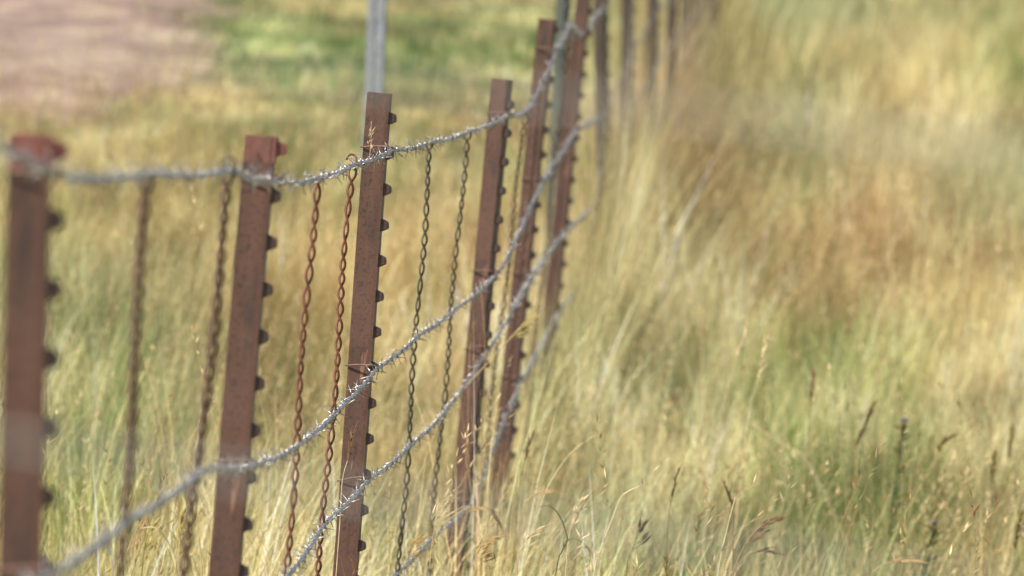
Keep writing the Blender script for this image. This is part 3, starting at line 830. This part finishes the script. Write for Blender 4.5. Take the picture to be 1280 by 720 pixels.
stalk([(600, 350), (603, 380), (606, 430), (605, 520), (598, 640)], 20.0, 'tan', 'tan' if False else 'gold', None, 'thin straight stalk rising in front of the dark red-brown post', sw=.0013)
stalk([(592, 410), (588, 430), (586, 470), (584, 560), (578, 650)], 20.0, 'tan', 'rust', 'spike', 'short pinkish stalk beside the foot of the dark red-brown post', 16, sw=.0012)
stalk([(620, 652), (613, 640), (598, 634), (575, 640), (552, 660), (535, 700)], 17.6, 'straw', 'gold', 'panicle', 'tan seed head arched low over the lowest wire', 60, droop=.35)
stalk([(1017, 470), (1014, 490), (1012, 520), (1008, 600)], 21.5, 'brown', 'rust', 'spike', 'reddish brown seed head above the vivid green patch', 34)
stalk([(1090, 508), (1080, 535), (1070, 560), (1064, 640)], 21.5, 'brown', 'brown', 'spike', 'long blurred brown seed head on the right of the vivid green patch', 50)
stalk([(1190, 545), (1178, 555), (1172, 575), (1170, 650)], 21.0, 'brown', 'olive', 'spike', 'curved olive seed head right of the purple flowered plant', 30)
stalk([(1243, 568), (1240, 590), (1238, 640)], 21.0, 'brown', 'olive', 'spike', 'short olive brown seed head near the right edge', 30)
stalk([(1276, 645), (1270, 670), (1266, 720)], 19.5, 'green', 'olive', 'spike', 'olive seed head cut by the right edge of the photo', 40)
stalk([(1266, 535), (1262, 560), (1256, 620)], 23, 'green', 'olive', 'spike', 'faint olive seed head highest near the right edge', 34)
stalk([(958, 428), (948, 470), (936, 520), (928, 580)], 20.6, 'pale', 'pale', 'spike', 'tall pale seed stalk leaning right above the crossed straws', 44)
stalk([(933, 408), (920, 450), (905, 500), (895, 560)], 21.3, 'pale', 'pale', 'spike', 'tall pale pinkish seed stalk leaning right, left of its twin', 40)
stalk([(915, 514), (940, 530), (985, 560), (1010, 578)], 24.5, 'pale', 'pale', None, 'pale straw fallen across the green patch', sw=.0026)
stalk([(950, 548), (968, 566), (985, 590)], 24.3, 'pale', 'pale', None, 'short pale broken straw under the fallen one', sw=.0018)
stalk([(919, 622), (908, 665), (897, 720)], 17.0, 'pale', 'pale', None, 'straight sharp pale blade in front of the dark narrow seed head', sw=.0017)
stalk([(798, 660), (793, 680), (785, 700), (782, 725)], 17.5, 'green', 'dark', 'panicle', 'small dark green seed head near the bottom edge', 28)
stalk([(1140, 700), (1115, 702), (1095, 712), (1085, 735)], 17.6, 'straw', 'gold', 'panicle', 'tan seed head lying level at the bottom edge below the purple flower', 40, droop=.2)
stalk([(848, 640), (850, 665), (852, 700)], 18.4, 'green', 'olive', 'spike', 'blurred olive seed head left of the sharp pale blade', 30) if False else None
stalk([(876, 645), (871, 665), (870, 720)], 19.5, 'green', 'olive', 'spike', 'stubby olive seed head right of the lone brown head', 30)
stalk([(832, 700), (834, 725)], 17.2, 'green', 'olive', 'spike', 'olive seed head tip just above the bottom edge', 26)
stalk([(226, 648), (222, 680), (218, 730)], 14.6, 'straw', 'yellow', 'panicle', 'yellow bristly seed head in front of the fence at lower left', 60, droop=.05, leaves=1)
stalk([(246, 652), (238, 676), (229, 730)], 14.8, 'straw', 'yellow', 'panicle', 'yellow bristly seed head just left of the second post', 50, droop=-.1)
stalk([(175, 638), (172, 665), (166, 730)], 14.6, 'straw', 'gold', 'spike', 'brown gold seed head behind the first twisted stay', 60)
stalk([(186, 660), (180, 690), (176, 730)], 14.9, 'green', 'yellow', 'panicle', 'short greenish seed head by the first twisted stay', 50)
stalk([(464, 138), (466, 160), (463, 172), (461, 186), (459, 200)], 16.35, 'pale', 'pale', 'spike', 'wisp of pale grass caught on the top wire at the sharp post', 30) if False else None
stalk([(440, 545), (436, 570), (428, 600), (425, 650), (420, 720)], 16.0, 'pale', 'rust', 'spike', 'thin seed stalk in front of the foot of the sharp post', 34, sw=.0009)
stalk([(743, 545), (715, 565), (690, 600), (670, 650)], 18.2, 'pale', 'gold', None, 'thin pale straw bending right beside the fence foot', sw=.0011)

stalk([(556, 622), (549, 640), (542, 665), (536, 720)], 16.9, 'straw', 'pale', 'panicle', 'feathery pale seed head left of the arched tan head, low between two twisted stays', 40, droop=.2)
stalk([(612, 672), (602, 680), (594, 700), (590, 730)], 16.6, 'straw', 'gold', 'panicle', 'feathery golden seed head under the arched tan head', 42, droop=.3)
stalk([(668, 664), (656, 676), (648, 700), (645, 735)], 16.6, 'straw', 'pale', 'panicle', 'feathery pale seed head below the golden level one', 40, droop=.25)
stalk([(724, 630), (716, 650), (710, 680), (706, 730)], 17.1, 'pale', 'pale', 'panicle', 'slim pale seed head above the drooping one at the bottom', 36, droop=.1)
stalk([(520, 676), (512, 690), (506, 710), (503, 735)], 16.4, 'straw', 'gold', 'panicle', 'low golden seed head where the lowest wire leaves the photo', 34, droop=.2)

# wisp of straw caught between post and wire
wp = MB(); c0 = at(463, 178, 16.45); rr = random.Random(3)
for k in range(16):
    b = c0 + Vector((rr.uniform(-.003, .003), rr.uniform(-.002, .004), rr.uniform(-.012, .02)))
    wp.spindle(b - c0, Vector((rr.uniform(-.5, .6), rr.uniform(-.3, .3), 1)), rr.uniform(.005, .010), .0008, 4)
wp.tube([Vector((0, 0, -.03)), Vector((.001, 0, 0)), Vector((-.001, 0, .032))], .0005, 4)
o = link('grass_wisp', wp.mesh('grass_wisp', pm('seed_pale', HEADC['pale']), smooth=False)); o.location = c0
tag(o, 'small wisp of pale seed husks caught on the top wire at the sharp post', 'grass wisp')

# plant with a small purple flower
def purple_plant(px, py, d, label, s=1.0):
    tip = at(px, py, d); g = float(ground_z(tip.x, tip.y)); H = tip.z - g
    root = empty('flowering_plant', Matrix.Translation((tip.x - .02, tip.y, g)))
    tag(root, label, 'wildflower', 'purple wildflowers in the meadow')
    gm = pm('plant_green', (96, 116, 70)); br = pm('plant_brown', (120, 104, 52)); pu = pm('plant_purple', (150, 134, 150))
    mb = MB(); pth = smooth_path([(0, 0, 0), (.006, 0, H * .4), (.012, .004, H * .75), (.02, 0, H)], 6); mb.tube(pth, .0022, 6)
    link('stem', mb.mesh('stem', gm), root)
    rr = random.Random(int(px))
    for k in range(34):
        t = .3 + .68 * k / 34; b = Vector((.02 * t, 0, H * t)); a = k * 2.4
        dv = Vector((math.cos(a), math.sin(a), .7)).normalized(); L = .035 + .02 * rr.random()
        ml = MB(); pts = [b + dv * L * q_ / 5 + Vector((0, 0, -.012 * (q_ / 5) ** 2)) for q_ in range(6)]
        ml.ribbon(pts, [.004, .013, .016, .013, .008, .0005], dv.cross(Vector((0, 0, 1))).normalized())
        link('leaf', ml.mesh('leaf', gm if k % 3 else br), root)
    mf = MB()
    for k in range(40):
        a = rr.uniform(0, 6.28); e = rr.uniform(.1, 1.4)
        mf.spindle(Vector((.02, 0, H)), Vector((math.cos(a) * math.cos(e), math.sin(a) * math.cos(e), math.sin(e))), .011 * s, .0014, 4, .8)
    link('flower', mf.mesh('flower', pu, smooth=False), root)
    mc = MB()
    for k in range(30):
        a = rr.uniform(0, 6.28); mc.spindle(Vector((.02, 0, H - .018)), Vector((math.cos(a) * .6, math.sin(a) * .6, 1)), .016, .003, 4)
    link('calyx', mc.mesh('calyx', br, smooth=False), root)
purple_plant(1130, 528, 22.5, 'leafy dark green plant with a small purple flower in the right of the meadow')
purple_plant(1168, 655, 21.0, 'shorter leafy plant with a faint purple flower, below the taller flowering plant', .8)

# two plain wires strung close in front of the camera, far out of focus
for (ya, yb, lab) in [(50, 190, 'pale plain wire close to the camera, crossing the upper part as a faint blurred band'),
                      (548, 742, 'pale plain wire close to the camera, crossing the lower part as a faint blurred band')]:
    a, b = at(0, ya, 3.3), at(1280, yb, 3.3); dv = (b - a).normalized(); c = (a + b) / 2; mb = MB()
    mb.tube([dv * (q_ * .5) + Vector((0, 0, .0015 * math.sin(q_ * 1.7))) for q_ in range(-8, 9)], .0010, 8)
    o = link('plain_wire', mb.mesh('plain_wire', M['pale_wire'])); o.location = c
    tag(o, lab, 'wire', 'plain wires close to the camera')
